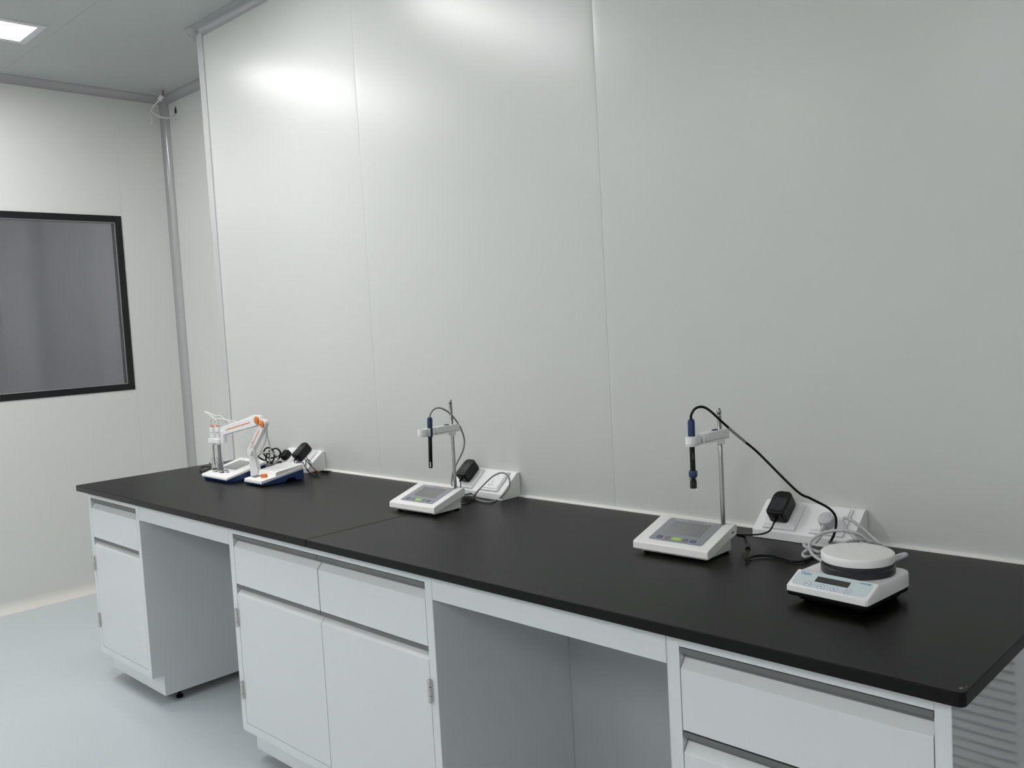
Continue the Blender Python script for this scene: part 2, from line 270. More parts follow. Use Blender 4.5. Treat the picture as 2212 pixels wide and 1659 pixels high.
# long back wall made of metal faced panels, each very slightly bowed, thin seams between
def panel_wall(name, edges, y, z0, z1, m, thick=0.05, bow=0.0005):
    g = MB()
    for i in range(len(edges)-1):
        a, b = edges[i]+0.0003, edges[i+1]-0.0003
        xs = [a, a+0.004, a+0.02, a+0.06] + [a+0.06+(b-a-0.12)*k/10 for k in range(1, 10)] + [b-0.06, b-0.02, b-0.004, b]
        grid = []
        for x in xs:
            t = (x-a)/(b-a); e = min(x-a, b-x)
            d = 0.0006*math.exp(-e/0.003) + bow*math.exp(-e/0.03)
            col = []
            for k in range(13):
                z = z0+(z1-z0)*k/12
                col.append(g.v((x, y+d, z)))
            grid.append(col)
        for p in range(len(xs)-1):
            for k in range(12): g.bm.faces.new((grid[p][k], grid[p+1][k], grid[p+1][k+1], grid[p][k+1]))
        # returns into the seam
        for col, x in ((grid[0], a), (grid[-1], b)):
            back = [g.v((x, y+0.0035, z0+(z1-z0)*k/12)) for k in range(13)]
            for k in range(12): g.bm.faces.new((col[k], back[k], back[k+1], col[k+1]) if x == b else (back[k], col[k], col[k+1], back[k+1]))
    g.box((edges[0], y+0.003, z0), (edges[-1], y+thick, z1))
    o = g.build(name, m, angle=50); return struct(o)
panel_wall('wall_back', [XE, 1.075, 2.2157, 3.357, 4.5, 5.64, XR+0.1], 0.0, 0.0, HC, 'wall')
# the end of the long wall and the recessed wall behind it
struct(MB().box((XE, 0.0505, 0), (XE+0.05, YR, HC)).build('wall_end', 'wall', flat=True))
struct(MB().box((XL, YR, 0), (XE, YR+0.05, HC)).build('wall_recess', 'wall_l', flat=True))
# left wall with the window opening: three rectangles and seams
WZ0, WZ1, WY1, WY0 = 1.117, 2.1157, 0.0986, -1.30
lw = MB()
def lpan(y0, y1, z0, z1): lw.box((XL-0.05, y0+0.0005, z0), (XL, y1-0.0005, z1))
lpan(0.1055, YR+0.05, 0, HC)
lpan(WY0, 0.1055, 0, WZ0); lpan(WY0, 0.1055, WZ1, HC); lw.box((XL-0.05, WY1, WZ0), (XL, 0.1047, WZ1))
lpan(-1.30-1.15, WY0, 0, HC); lpan(YF-0.1, -2.45, 0, HC)
lw.box((XL-0.049, 0.104, 0), (XL-0.001, 0.107, HC))
lw.box((XL-0.049, -1.302, 0), (XL-0.004, -1.298, HC))
struct(lw.build('wall_left', 'wall_l', bevel=0.0007, seg=1))
struct(MB().box((XR, YF, 0), (XR+0.1, 0, HC)).build('wall_right', 'room', flat=True))
struct(MB().box((XL-3, YF-0.1, 0), (XR+0.1, YF, HC)).build('wall_front', 'room', flat=True))

# neighbouring room seen through the window
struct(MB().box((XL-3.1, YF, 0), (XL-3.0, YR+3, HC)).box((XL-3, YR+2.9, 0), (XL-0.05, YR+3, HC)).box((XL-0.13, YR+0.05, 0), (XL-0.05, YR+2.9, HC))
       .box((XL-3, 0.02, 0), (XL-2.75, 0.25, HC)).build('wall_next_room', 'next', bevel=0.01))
struct(MB().box((XL-3, YR+0.1, -0.1), (XL, YR+3, 0)).build('floor_next_room', 'floor', flat=True))
struct(MB().box((XL-3, YR+0.1, HC), (XL, YR+3, HC+0.1)).build('ceiling_next_room', 'ceil', flat=True))

# window: black border, spacer, two panes
win = struct(empty('window_1', (XL, 0, 0)))
BW = 0.036
def ring(mb, y0, y1, z0, z1, w_, x0, x1):
    mb.box((x0, y0, z0), (x1, y0+w_, z1)).box((x0, y1-w_, z0), (x1, y1, z1)).box((x0, y0+w_, z0), (x1, y1-w_, z0+w_)).box((x0, y0+w_, z1-w_), (x1, y1-w_, z1))
r = MB(); ring(r, WY0, WY1, WZ0, WZ1, BW, -0.003, 0.004); r.build('window_border', 'winblack', win, bevel=0.001)
r = MB(); ring(r, WY0+BW-0.003, WY1-BW+0.003, WZ0+BW-0.003, WZ1-BW+0.003, 0.008, -0.045, -0.0035); r.build('window_spacer', 'spacer', win)
MB().box((-0.006, WY0+BW-0.002, WZ0+BW-0.002), (-0.0055, WY1-BW+0.002, WZ1-BW+0.002)).build('window_pane', 'glass', win, flat=True)
MB().box((-0.048, WY0+0.002, WZ0+0.002), (-0.0475, WY1-0.002, WZ1-0.002)).build('window_pane', 'glass', win, flat=True)

# coves: quarter-round inside corners and the floor cove
def cove_prof(r=0.037, n=8, fl=0.004):
    """concave quarter profile, corner at the origin, legs along +u and +v"""
    pts = [(0, 0), (r+fl, 0), (r+fl, 0.0015)]
    for k in range(n+1):
        a = math.radians(90*k/n); pts.append((r+0.0015-(r)*math.sin(a), r+0.0015-r*math.cos(a)))
    pts += [(0.0015, r+fl), (0, r+fl)]
    return pts
def run(name, o, u, v, d, L, m="cove", r=0.037):
    g = MB(basis(o, u, v, d)); g.prism(cove_prof(r), 0, L, 'z'); return struct(g.build(name, m, angle=25))
E_ = 0.0005
run('trim_1', (XL, YF, HC), (1,0,0), (0,0,-1), (0,1,0), YR-YF)                       # ceiling cove, left wall
run('trim_2', (XL, YR, HC), (0,-1,0), (0,0,-1), (1,0,0), XE-XL)                      # ceiling cove, recess
run('trim_3', (XL, YR, 0), (1,0,0), (0,-1,0), (0,0,1), HC)                           # upright corner cove
run('trim_4', (XL, YF, 0), (1,0,0), (0,0,1), (0,1,0), YR-YF, 'skirt', 0.05)          # floor cove, left wall
run('trim_5', (XL, YR, 0), (0,-1,0), (0,0,1), (1,0,0), XE-XL, 'skirt', 0.05)
# ceiling cove of the long wall: rounded roll with an end cap past the wall end
g = MB(basis((XE-0.045, 0, HC), (0,-1,0), (0,0,-1), (1,0,0)))
g.prism(cove_prof(0.042), 0, XR-XE+0.045, 'z'); struct(g.build('trim_6', 'cove', angle=25))
g = MB(); g.T = Matrix.Translation((XE-0.02, -0.002, HC-0.003))
g.ringcyl([(0.001, -0.033), (0.022, -0.029), (0.038, -0.018), (0.044, 0.0)], n=24); struct(g.build('trim_7', 'cove', angle=60))
# outside corner trim on the end of the long wall
pts = [(-0.022, 0.06)]
for k in range(9):
    a = math.radians(180+90*k/8); pts.append((0.0+0.022*math.cos(a), 0.016+0.022*math.sin(a)))
pts += [(0.041, -0.006), (0.043, -0.004), (0.043, 0.0), (0.004, 0.0), (0.0, 0.004), (0.0, 0.06)]
g = MB(Matrix.Translation((XE-0.003, 0.0, 0))); g.prism(pts, 0, HC-0.03, 'z'); struct(g.build('trim_8', mat('outside_corner_trim', (0.60, 0.60, 0.60), 0.3, spec=0.6, bump=0.01), angle=25))
# white sealant bead where the worktop meets the wall
struct(MB().prism([(-0.012, H), (-0.012, H+0.002), (-0.009, H+0.0055), (0.001, H+0.0065), (0.001, H)], 0.01, 3.428, 'x').build('trim_9', 'caulk', angle=60))

# ================================================================ ceiling lights
def light(x, y, label):
    t = empty('ceiling_light', (x, y, HC)); tag(t, label, 'ceiling light', 'recessed ceiling light panels')
    g = MB(); W2, L2 = 0.138, 0.60
    for a, b in (((-W2-0.014, -L2-0.012), (-W2+0.02, L2+0.012)), ((W2-0.02, -L2-0.012), (W2+0.014, L2+0.012)), ((-W2+0.02, -L2-0.012), (W2-0.02, -L2+0.02)), ((-W2+0.02, L2-0.02), (W2-0.02, L2+0.012))):
        g.box((a[0], a[1], -0.006), (b[0], b[1], 0.001))
    g.build('frame', 'frame_lamp', t, bevel=0.001)
    MB().rrect(0, 0, 2*W2-0.038, 2*L2-0.038, 0.012, -0.003, 0.0005).build('diffuser', 'lamp', t, flat=True)
    return t
labels = ['lit rectangular ceiling light panel at the upper left above the window wall', 'lit ceiling light panel outside the frame, reflected in the upper middle of the long wall', 'lit ceiling light panel behind the viewer nearest the window wall', 'lit ceiling light panel behind the viewer, second from the window wall', 'added fill light panel behind the viewer, third from the window wall', 'added fill light panel behind the viewer, fourth from the window wall', 'added fill light panel behind the viewer, furthest from the window wall']
for (x, y), l in zip(LAMP_POS, labels): light(x, y, l)
light(-2.9, 1.6, 'added fill light panel in the room beyond the window')  # unseen panel added to brighten the view through the window

# ================================================================ worktop
def slab(x0, x1, round_at, label):
    r = 0.012; y0, y1 = -0.75, -0.002
    pts = []
    if round_at == 'left': pts += [(x0, y1), (x0, y0+r)] + [(x0+r-r*math.cos(a), y0+r-r*math.sin(a)) for a in (0.4, 0.8, 1.2)] + [(x0+r, y0), (x1, y0), (x1, y1)]
    else: pts += [(x0, y1), (x0, y0), (x1-r, y0)] + [(x1-r+r*math.sin(a), y0+r-r*math.cos(a)) for a in (0.4, 0.8, 1.2)] + [(x1, y0+r), (x1, y1)]
    g = MB(); g.prism(pts, H-0.0227, H, 'z')
    o = g.build('worktop', 'top', bevel=0.0022, seg=3, angle=40)
    return tag(o, label, 'worktop', 'black worktop slabs')
slab(0.0, 1.7105, 'left', 'matt black bench worktop slab on the left, carrying the orange-trimmed instruments')
slab(1.7117, 3.428, 'right', 'matt black bench worktop slab on the right, running to the near corner')

g = MB()
for cx, cy, r_ in ((3.4165, -0.7305, 0.0014), (3.4185, -0.7285, 0.0009), (3.4215, -0.7215, 0.0008)):
    g.prism([(cx+r_*math.cos(k*1.256+cx*900)*(1+0.4*(k % 2)), cy+r_*math.sin(k*1.256+cx*900)) for k in range(5)], H-0.0001, H+0.00012, 'z')
o = g.build('chipped_edge', 'caulk', bpy.data.objects['worktop.001'], flat=True, label='pale chips at the worn corner')

# ================================================================ base cabinets
YC = -0.72; ZT = H-0.0229; ZB = 0.117; ZK = 0.036; YB = -0.02
def bevel_front(name, m, parent, x0, x1, z0, z1, zb, l=None):
    """drawer or door front whose top edge slopes back as a finger pull (local y=0 is the cabinet face)"""
    g = MB(); g.prism([(-0.0, z0), (-0.0, zb), (0.016, z1), (0.019, z1), (0.019, z0)], x0, x1, 'x')
    o = g.build(name, m, parent, bevel=0.0012, seg=2)
    if l: o['label'] = l
    return o
def pull(parent, x0, x1, z0, z1):
    g = MB(); g.prism([(0.001, z1), (0.001, z1-0.011), (0.006, z1-0.013), (0.006, z1-0.001)], x0, x1, 'x')
    g.prism([(0.012, z1-0.002), (0.012, z0), (0.0185, z0), (0.0185, z1-0.002)], x0, x1, 'x')
    g.prism([(0.006, z1-0.012), (0.0085, z1-0.012), (0.0085, z1-0.014), (0.006, z1-0.014)], x0, x1, 'x')
    return g.build('finger_pull', 'alu', parent, bevel=0.0006, seg=1)
def hinge(parent, x, z, side):
    g = MB(); s = side
    g.box((x-0.006, -0.0045, z-0.028), (x+0.006, -0.0003, z+0.028))
    for k, (a, b) in enumerate(((-0.029, -0.0125), (-0.0105, 0.0105), (0.0125, 0.029))):
        g.ringcyl([(0.0052, z+a), (0.0056, z+a+0.001), (0.0056, z+b-0.001), (0.0052, z+b)], c=(x+s*0.001, -0.006, 0), n=14)
    g.ringcyl([(0.0025, z-0.031), (0.0025, z+0.031)], c=(x+s*0.001, -0.006, 0), n=10)
    return g.build('hinge', 'steel', parent, angle=40)
def cabinet(x0, x1, xi0, xi1, kind, label, sideglow=False):
    t = empty('base_cabinet', (0, YC, 0)); tag(t, label, 'cabinet', 'white base cabinets under the bench')
    D = YB-YC
    g = MB()
    # core body behind the fronts, side sheets and the face frame
    g.box((x0+0.002, 0.0225, ZB+0.002), (x1-0.002, D-0.002, ZT-0.002))
    side = [(0.0, ZB), (0.0, ZT), (D, ZT), (D, ZK), (0.045, ZK), (0.045, ZB)]
    g.prism(side, x0, x0+0.0018, 'x')
    if not sideglow: g.prism(side, x1-0.0018, x1, 'x')
    g.box((x0+0.0018, 0.0, ZB), (xi0, 0.0224, ZT)).box((xi1, 0.0, ZB), (x1-0.0018, 0.0224, ZT))
    g.box((xi0, 0.0, 0.7665), (xi1, 0.0224, ZT)).box((xi0, 0.0, ZB), (xi1, 0.0224, 0.1455))
    g.build('carcass', 'cab', t, bevel=0.0006, seg=1)
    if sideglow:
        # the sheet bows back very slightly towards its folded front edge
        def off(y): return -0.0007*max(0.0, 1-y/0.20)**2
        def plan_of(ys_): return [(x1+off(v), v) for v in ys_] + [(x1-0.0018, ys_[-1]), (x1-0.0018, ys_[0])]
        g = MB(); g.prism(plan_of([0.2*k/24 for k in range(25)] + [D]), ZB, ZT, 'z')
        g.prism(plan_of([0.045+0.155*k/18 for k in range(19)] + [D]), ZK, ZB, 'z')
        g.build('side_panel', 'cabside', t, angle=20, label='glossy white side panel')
    # plinth and adjustable feet
    MB().box((x0+0.0018, 0.0452, ZK), (x1-0.0018, 0.06, ZB)).build('plinth', 'cab', t)
    for fx in (x0+0.05, x1-0.035):
        for fy in (0.115, D-0.06):
            MB().ringcyl([(0.013, 0.0), (0.013, 0.008), (0.006, 0.010), (0.006, ZB)], c=(fx, fy, 0), n=16).build('foot', 'rubber', t)
    e = 0.0015
    if kind == 'one':
        bevel_front('drawer', 'cab', t, xi0+e, xi1-e, 0.6045, 0.742, 0.724); pull(t, xi0+e, xi1-e, 0.743, 0.765)
        bevel_front('door', 'cab', t, xi0+e, xi1-e, 0.147, 0.585, 0.570); pull(t, xi0+e, xi1-e, 0.586, 0.6035)
        d = [o for o in t.children if o.name.startswith('door')][0]
        for z in (0.4945, 0.257): hinge(d, xi0-0.002, z, -1)
    if kind == 'two':
        xm = 1.7125
        bevel_front('drawer', 'cab', t, xi0+e, xm-0.002, 0.6045, 0.742, 0.724); bevel_front('drawer', 'cab', t, xm+0.002, xi1-e, 0.6045, 0.742, 0.724)
        pull(t, xi0-0.006, xm-0.002, 0.743, 0.765); pull(t, xm, xi1-e, 0.743, 0.765)
        pull(t, xi0+e, xm-0.002, 0.586, 0.6035); pull(t, xm, xi1-e, 0.586, 0.6035)
        a = bevel_front('door', 'cab', t, xi0+e, xm-0.001, 0.147, 0.585, 0.570); b = bevel_front('door', 'cab', t, xm+0.001, xi1-e, 0.147, 0.585, 0.570)
        for z in (0.4945, 0.257): hinge(a, xi0-0.002, z, -1); hinge(b, xi1+0.002, z, 1)
    if kind == 'drawers':
        z = 0.7665
        for h in (0.1625, 0.215, 0.2425):
            bevel_front('drawer', 'cab', t, xi0+e, xi1-e, z-h+0.0015, z-0.0235, z-0.043); pull(t, xi0+e, xi1-e, z-0.0225, z-0.0015)
            z -= h
    return t
cabinet(0.047, 0.5332, 0.073, 0.508, 'one', 'narrow white base cabinet with one drawer over one door, far left')
cabinet(1.2114, 2.2077, 1.239, 2.181, 'two', 'wide white base cabinet in the middle with two drawers over two doors')
cabinet(2.8882, 3.401, 2.917, 3.3745, 'drawers', 'white base cabinet of stacked drawers at the near right end of the bench', True)

def apron(x0, x1, label):
    g = MB(); g.prism([(-0.72, 0.727), (-0.72, ZT), (-0.70, ZT), (-0.70, ZT-0.002), (-0.7185, ZT-0.002), (-0.7185, 0.729), (-0.70, 0.729), (-0.70, 0.727)], x0+0.0008, x1-0.0008, 'x')
    return tag(g.build('apron_rail', 'cab', bevel=0.0005, seg=1), label, 'panel', 'white apron rails over the knee spaces')
apron(0.5332, 1.2114, 'white apron rail over the left knee space between narrow and wide cabinets')
apron(2.2077, 2.8882, 'white apron rail over the right knee space beside the drawer cabinet')
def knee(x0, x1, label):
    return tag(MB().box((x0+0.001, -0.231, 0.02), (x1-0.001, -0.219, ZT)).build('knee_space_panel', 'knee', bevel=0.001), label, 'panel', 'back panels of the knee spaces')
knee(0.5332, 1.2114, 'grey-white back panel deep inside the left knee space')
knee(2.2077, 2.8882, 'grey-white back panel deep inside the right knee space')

# return-air grille low on the long wall just past the bench (its slats mirror in the cabinet side)
gr = empty('return_air_grille', (3.51, 0, 0.12)); tag(gr, 'white slatted return air grille low on the wall, mirrored in the drawer cabinet side', 'vent')
g = MB(); GW, GH = 0.62, 0.56
g.box((-0.03, -0.006, -0.03), (0, -0.0005, GH+0.03)).box((GW, -0.006, -0.03), (GW+0.03, -0.0005, GH+0.03)).box((0, -0.006, -0.03), (GW, -0.0005, 0)).box((0, -0.006, GH), (GW, -0.0005, GH+0.03))
g.build('frame', 'grille', gr, bevel=0.001)
g = MB(); k = 0
while 0.0223*k < GH-0.022:
    z = 0.0223*k; g.prism([(-0.0008, z+0.0215), (-0.012, z+0.0125), (-0.012, z+0.0110), (-0.0008, z+0.0200)], 0, GW, 'x'); k += 1
g.build('slats', 'grille', gr)
MB().box((0, -0.0006, 0), (GW, -0.0003, GH)).build('backing', 'greykey', gr)

# ================================================================ socket boxes on the worktop
SL_A = (0, -0.0905, 0.0205); SL_B = (0, -0.014, 0.080)
sl_v = Vector(SL_B)-Vector(SL_A); sl_len = sl_v.length; sl_v.normalize(); sl_n = Vector((0, sl_v.z*-1, sl_v.y)).normalized()
def slope_T(x, s=0.0, n=0.0):
    """frame on the sloping face: x along the wall, s metres up the slope from its lower edge, n off it"""
    o = Vector((x, SL_A[1], SL_A[2])) + sl_v*s + sl_n*n
    return basis(o, (1,0,0), sl_v, sl_n)
def socket_box(x0, L, label, left_used, right_used):
    t = empty('socket_box', (x0, 0, H)); tag(t, label, 'power socket', 'sloping socket boxes along the wall')
    MB().prism([(-0.0905, 0.0005), (-0.0905, 0.0205), (-0.014, 0.080), (-0.001, 0.081), (-0.001, 0.0005)], 0, L, 'x').build('housing', 'sockw', t, bevel=0.0012, seg=2)
    for cx in (L*0.5-0.0605, L*0.5+0.0605):
        g = MB(slope_T(cx, 0.0505)); g.rrect(0, 0, 0.086, 0.086, 0.004, 0.0002, 0.006); p = g.build('socket_plate', 'plastic', t, bevel=0.0016, seg=3)
        g = MB(slope_T(cx, 0.0535)); g.rrect(0, 0, 0.076, 0.076, 0.002, 0.006, 0.0085); g.build('face_plate', 'sockw', p, bevel=0.0008)
        for sx, sy, an in ((0, -0.008, 0), (-0.0065, -0.0215, 30), (0.0065, -0.0215, -30), (-0.0065, 0.019, 0), (0.0065, 0.019, 0)):
            c, s_ = math.cos(math.radians(an)), math.sin(math.radians(an))
            q = [(sx+c*u-s_*v_, sy+s_*u+c*v_) for u, v_ in ((-0.0008, -0.0035), (0.0008, -0.0035), (0.0008, 0.0035), (-0.0008, 0.0035))]
            MB(slope_T(cx, 0.0505)).prism(q, 0.0084, 0.0087, 'z').build('socket_slot', 'hole', p, flat=True)
    return t
socket_box(0.448, 0.257, 'white sloping double socket box behind the orange-trimmed instruments, far left', 1, 1)
socket_box(1.570, 0.257, 'white sloping double socket box behind the middle meter, one outlet free', 1, 0)
socket_box(2.720, 0.2565, 'white sloping double socket box at the right behind the hotplate stirrer', 1, 1)

def cord(name, pts, r, m, parent=None, sub=6, off=None):
    P = [Vector((p[0], min(p[1], -0.008), max(p[2], H+r+0.0004))) if p[0] > 0 and p[2] < 2 else Vector(p) for p in pts]
    if parent is not None: P = [parent.matrix_basis.inverted() @ p for p in P]
    return MB().tube(P, r, n=10, sub=sub).build(name, m, parent, angle=60)

def adapter(x, s, key, label, w_=0.049, l_=0.074, tilt=0.0):
    t = empty('power_adapter', (x, 0, H)); tag(t, label, 'power adapter', 'black plug-in power adapters')
    T = slope_T(0, s, 0.0092) @ Matrix.Rotation(tilt, 4, 'Z')
    pts = [(-w_/2, -l_/2+0.006), (-w_/2+0.005, -l_/2), (w_/2-0.005, -l_/2), (w_/2, -l_/2+0.006), (w_/2, l_/2-0.016), (w_/2-0.0025, l_/2-0.008), (w_/2-0.008, l_/2-0.002), (w_/2-0.014, l_/2), (-w_/2+0.014, l_/2), (-w_/2+0.008, l_/2-0.002), (-w_/2+0.0025, l_/2-0.008), (-w_/2, l_/2-0.016)]
    g = MB(T); g.prism(pts, 0, 0.036, 'z'); b = g.build('body', 'black', t, bevel=0.0035, seg=3)
    g = MB(T); g.rrect(0.0, -0.006, w_*0.74, l_*0.52, 0.002, 0.036, 0.0363); g.build('rating_label', 'blacklab', t, flat=True)
    a = T @ Vector((0, -l_/2+0.002, 0.018)); b_ = T @ Vector((0, -l_/2-0.014, 0.017))
    MB().rod(a, b_, 0.0045, 12, 0.0028).build('strain_relief', 'rubber', t)
    end = t.matrix_basis @ b_
    p = [tuple(end)] + [q for q in PATHS[key][1:]]
    return t, p

# ================================================================ adapters, plugs and their cords
ad, p = adapter(0.622, 0.062, 'adapter_c_cord', 'black plug-in adapter on the far left socket box, its thin cord tangled below', 0.046, 0.078)
cord('cord', p, 0.0016, 'blackcord', ad)
T = basis(PATHS['adapter_c_cord'][-1], (1, 0.25, 0), (-0.25, 1, 0), (0, 0, 1))
MB(T).rrect(0.004, 0, 0.034, 0.011, 0.003, -0.003, 0.006).rrect(-0.016, 0, 0.010, 0.007, 0.001, -0.001, 0.004).build('connector', 'black', None).name
o = bpy.data.objects['connector']; o.parent = ad; o.matrix_parent_inverse = ad.matrix_basis.inverted()
g = MB(Matrix.Translation((0.716, -0.06, H+0.006))); g.ringcyl([(0.0032, -0.009), (0.0036, 0.0), (0.0032, 0.009)], n=12, axis='x'); o = g.build('cable_tie', 'orange', ad, label='orange tie'); o.matrix_parent_inverse = ad.matrix_basis.inverted()
ad, p = adapter(1.6375, 0.062, 'adapter_a_cord', 'black plug-in adapter with rating label on the middle socket box')
cord('cord', p, 0.0016, 'blackcord', ad)
ad, p = adapter(2.786, 0.059, 'adapter_b_cord', 'black plug-in adapter with rating label on the right socket box')
cord('cord', p, 0.0021, 'blackcord', ad)

# thick coiled black mains lead with its plug on the far left socket box
ml = empty('mains_lead', (0.515, 0, H)); tag(ml, 'thick coiled black mains lead plugged into the far left socket box', 'power cord')
T = slope_T(0, 0.040, 0.0092)
g = MB(T); g.prism([(-0.020, -0.010), (-0.012, -0.022), (0.012, -0.022), (0.020, -0.010), (0.017, 0.020), (-0.017, 0.020)], 0, 0.026, 'z'); g.build('plug', 'black', ml, bevel=0.004, seg=2)
P_ = list(PATHS['coil_c']); P_[0] = tuple(ml.matrix_basis @ (T @ Vector((-0.018, -0.005, 0.016))))
cord('cord', P_, 0.0034, 'blackcord', ml)

# ================================================================ meters with rod and electrode arm
def meter(x, y, rz, label, labels, which):
    t = empty('benchtop_meter', (x, y, H), rz); tag(t, label, 'laboratory meter', 'white benchtop meters with steel rod stands')
    W, D = 0.207, 0.131; x0, x1, y0, y1 = -W/2, W/2, -D/2, D/2
    sl = Vector((0, y1-y0, 0.068-0.029)).normalized(); nn = Vector((0, -sl.z, sl.y))
    L = math.hypot(y1-y0, 0.039)
    def F(u, v, n=0.0): return basis(Vector((u, y0, 0.029)) + sl*v + nn*n, (1,0,0), sl, nn)
    # slanted shell
    g = MB(); g.prism([(y0+0.002, 0.009), (y0-0.001, 0.012), (y0, 0.0265), (y0+0.0015, 0.0287), (y0+0.006, 0.0308), (y1-0.004, 0.0672), (y1, 0.0665), (y1+0.004, 0.0600), (y1+0.004, 0.0530), (y1-0.002, 0.044), (y0+0.02, 0.0125)], x0, x1, 'x')
    sh = g.build('shell', 'device', t, bevel=0.0022, seg=3, angle=28)
    g = MB(); g.prism([(y0+0.012, 0.0045), (y0+0.02, 0.014), (y1-0.006, 0.046), (y1-0.006, 0.0045)], x0+0.014, x1-0.012, 'x'); g.build('base', 'device', t, bevel=0.001)
    for fx in (x0+0.025, x1-0.022):
        for fy in (y0+0.022, y1-0.016): MB().ringcyl([(0.007, 0.0), (0.0075, 0.001), (0.007, 0.0048)], c=(fx, fy, 0), n=14).build('foot', 'rubber', t)
    # side port panel
    g = MB(basis((x1, y1-0.016, 0.047), (0,1,0.25), (0,-0.25,1), (1,0,0))); g.rrect(0, 0, 0.030, 0.015, 0.003, -0.0005, 0.0006)
    g.build('side_port', 'device' if which == 'a' else 'sockw', sh, bevel=0.0003, seg=1)
    if which == 'b':
        g = MB(basis((x1, y1-0.018, 0.050), (0,1,0.25), (0,-0.25,1), (1,0,0))); g.rrect(0, 0, 0.012, 0.003, 0.001, 0.0006, 0.0009); g.build('port_opening', 'hole', sh)
    # membrane, screen, keys
    g = MB(F(0.003, L*0.52)); g.rrect(0, 0, 0.148, L*0.78, 0.006, 0.0, 0.0009); mem = g.build('membrane', 'membrane', t, bevel=0.0003, seg=1)
    g = MB(F(0.002, L*0.60)); g.rrect(0, 0, 0.100, L*0.43, 0.0015, 0.0008, 0.00125); g.build('screen', 'screen', mem, bevel=0.0002, seg=1)
    for k, (u, w_, m) in enumerate(((-0.046, 0.014, 'navykey'), (-0.024, 0.013, 'greykey'), (0.001, 0.024, 'green'), (0.026, 0.013, 'greykey'), (0.047, 0.015, 'navykey'))):
        g = MB(F(u, L*0.235)); g.rrect(0, 0, w_, 0.0115, 0.001, 0.0008, 0.0013)
        key = g.build('key', m, mem, bevel=0.0002, seg=1, label={'navykey': 'navy key', 'greykey': 'dark grey key', 'green': 'bright green key'}[m])
        text('key_print', ('EXIT', 'MODE', 'READ', 'CAL', 'STO')[k], 0.0036, F(u, L*0.235, 0.0014), 'print', mem)
    text('lettering', 'METTLER TOLEDO', 0.0048, F(-0.032, L*0.855, 0.001), 'print', mem)
    text('lettering', 'FiveEasy Plus', 0.0048, F(0.042, L*0.855, 0.001), 'print', mem)
    # rod
    rx, ry = 0.0745, 0.056
    g = MB(); g.ringcyl([(0.0065, 0.060), (0.0065, 0.0665), (0.0052, 0.067), (0.0052, 0.325), (0.0042, 0.326), (0.0042, 0.329), (0.0052, 0.330), (0.0052, 0.337), (0.0035, 0.342), (0.0012, 0.3435)], c=(rx, ry, 0), n=20); g.build('rod', 'rodsteel', t, angle=50)
    # arm towards the front with two clips
    z0, z1 = (0.2425, 0.2665) if which == 'a' else (0.2695, 0.2935)
    g = MB(); g.prism([(rx-0.013, ry+0.022), (rx+0.013, ry+0.022), (rx+0.0125, ry-0.074), (rx-0.0125, ry-0.074)], z0+0.0045, z1, 'z')
    arm = g.build('arm', 'device', t, bevel=0.0018, seg=2)
    g = MB(); g.prism([(rx-0.0125, ry+0.0215), (rx+0.0125, ry+0.0215), (rx+0.012, ry-0.073), (rx-0.012, ry-0.073)], z0, z0+0.0040, 'z').ringcyl([(0.0, z0-0.011), (0.0115, z0-0.011), (0.0115, z0)], c=(rx, ry, 0), n=20); g.build('underside_cover', 'device', arm, bevel=0.0008)
    g = MB(Matrix.Translation((rx, ry-0.022, z1)) @ Matrix.Scale(1.7, 4, (0,1,0))); g.ringcyl([(0.0065, -0.001), (0.0065, 0.001), (0.005, 0.0022), (0.001, 0.0028)], n=20); g.build('release_button', 'navy', arm, angle=60)
    def clip(cy, open_side):
        g = MB(); ro, ri = 0.0145, 0.0072; pts = []
        a0 = math.radians(38 if open_side > 0 else 218)
        N = 22
        for k in range(N+1):
            a = a0 + (2*PI-math.radians(76))*k/N; pts.append((ro*math.cos(a)*0.98, max(-0.016, min(0.016, ro*1.12*math.sin(a)))))
        for k in range(N, -1, -1):
            a = a0 + (2*PI-math.radians(76))*k/N; pts.append((ri*math.cos(a), ri*math.sin(a)))
        g.T = Matrix.Translation((rx, cy, 0)); g.prism(pts, z0+0.0045, z1-0.001, 'z').prism([(p[0]*0.97, p[1]*0.97) for p in pts], z0, z0+0.004, 'z')
        g.build('clip', 'device', arm, bevel=0.0008, seg=1)
    g = MB(); g.box((rx-0.008, ry-0.078, z0+0.003), (rx-0.001, ry-0.0738, z1-0.003)); g.build('pivot', 'device', arm)
    clip(ry-0.091, 1); clip(ry-0.1225, -1 if which == 'a' else -1)
    # electrode held in one of the clips
    ey = ry-0.091 if which == 'a' else ry-0.1225
    e = empty('electrode', (0, 0, 0)); c, s_ = math.cos(rz), math.sin(rz)
    ew = Vector((x+c*rx-s_*ey, y+s_*rx+c*ey, H))
    tl = Matrix.Rotation(0.040 if which == 'a' else 0.004, 4, Vector((-0.7, 0.714, 0)))
    e.rotation_mode = 'XYZ'; mt = Matrix.Translation(ew+Vector((0, 0, 0.28))) @ tl @ Matrix.Translation((0, 0, -0.28)); e.location = mt.to_translation(); e.rotation_euler = mt.to_euler(); e_mat = mt; tag(e, labels, 'electrode', 'electrodes hanging from the meter arms')
    g = MB()
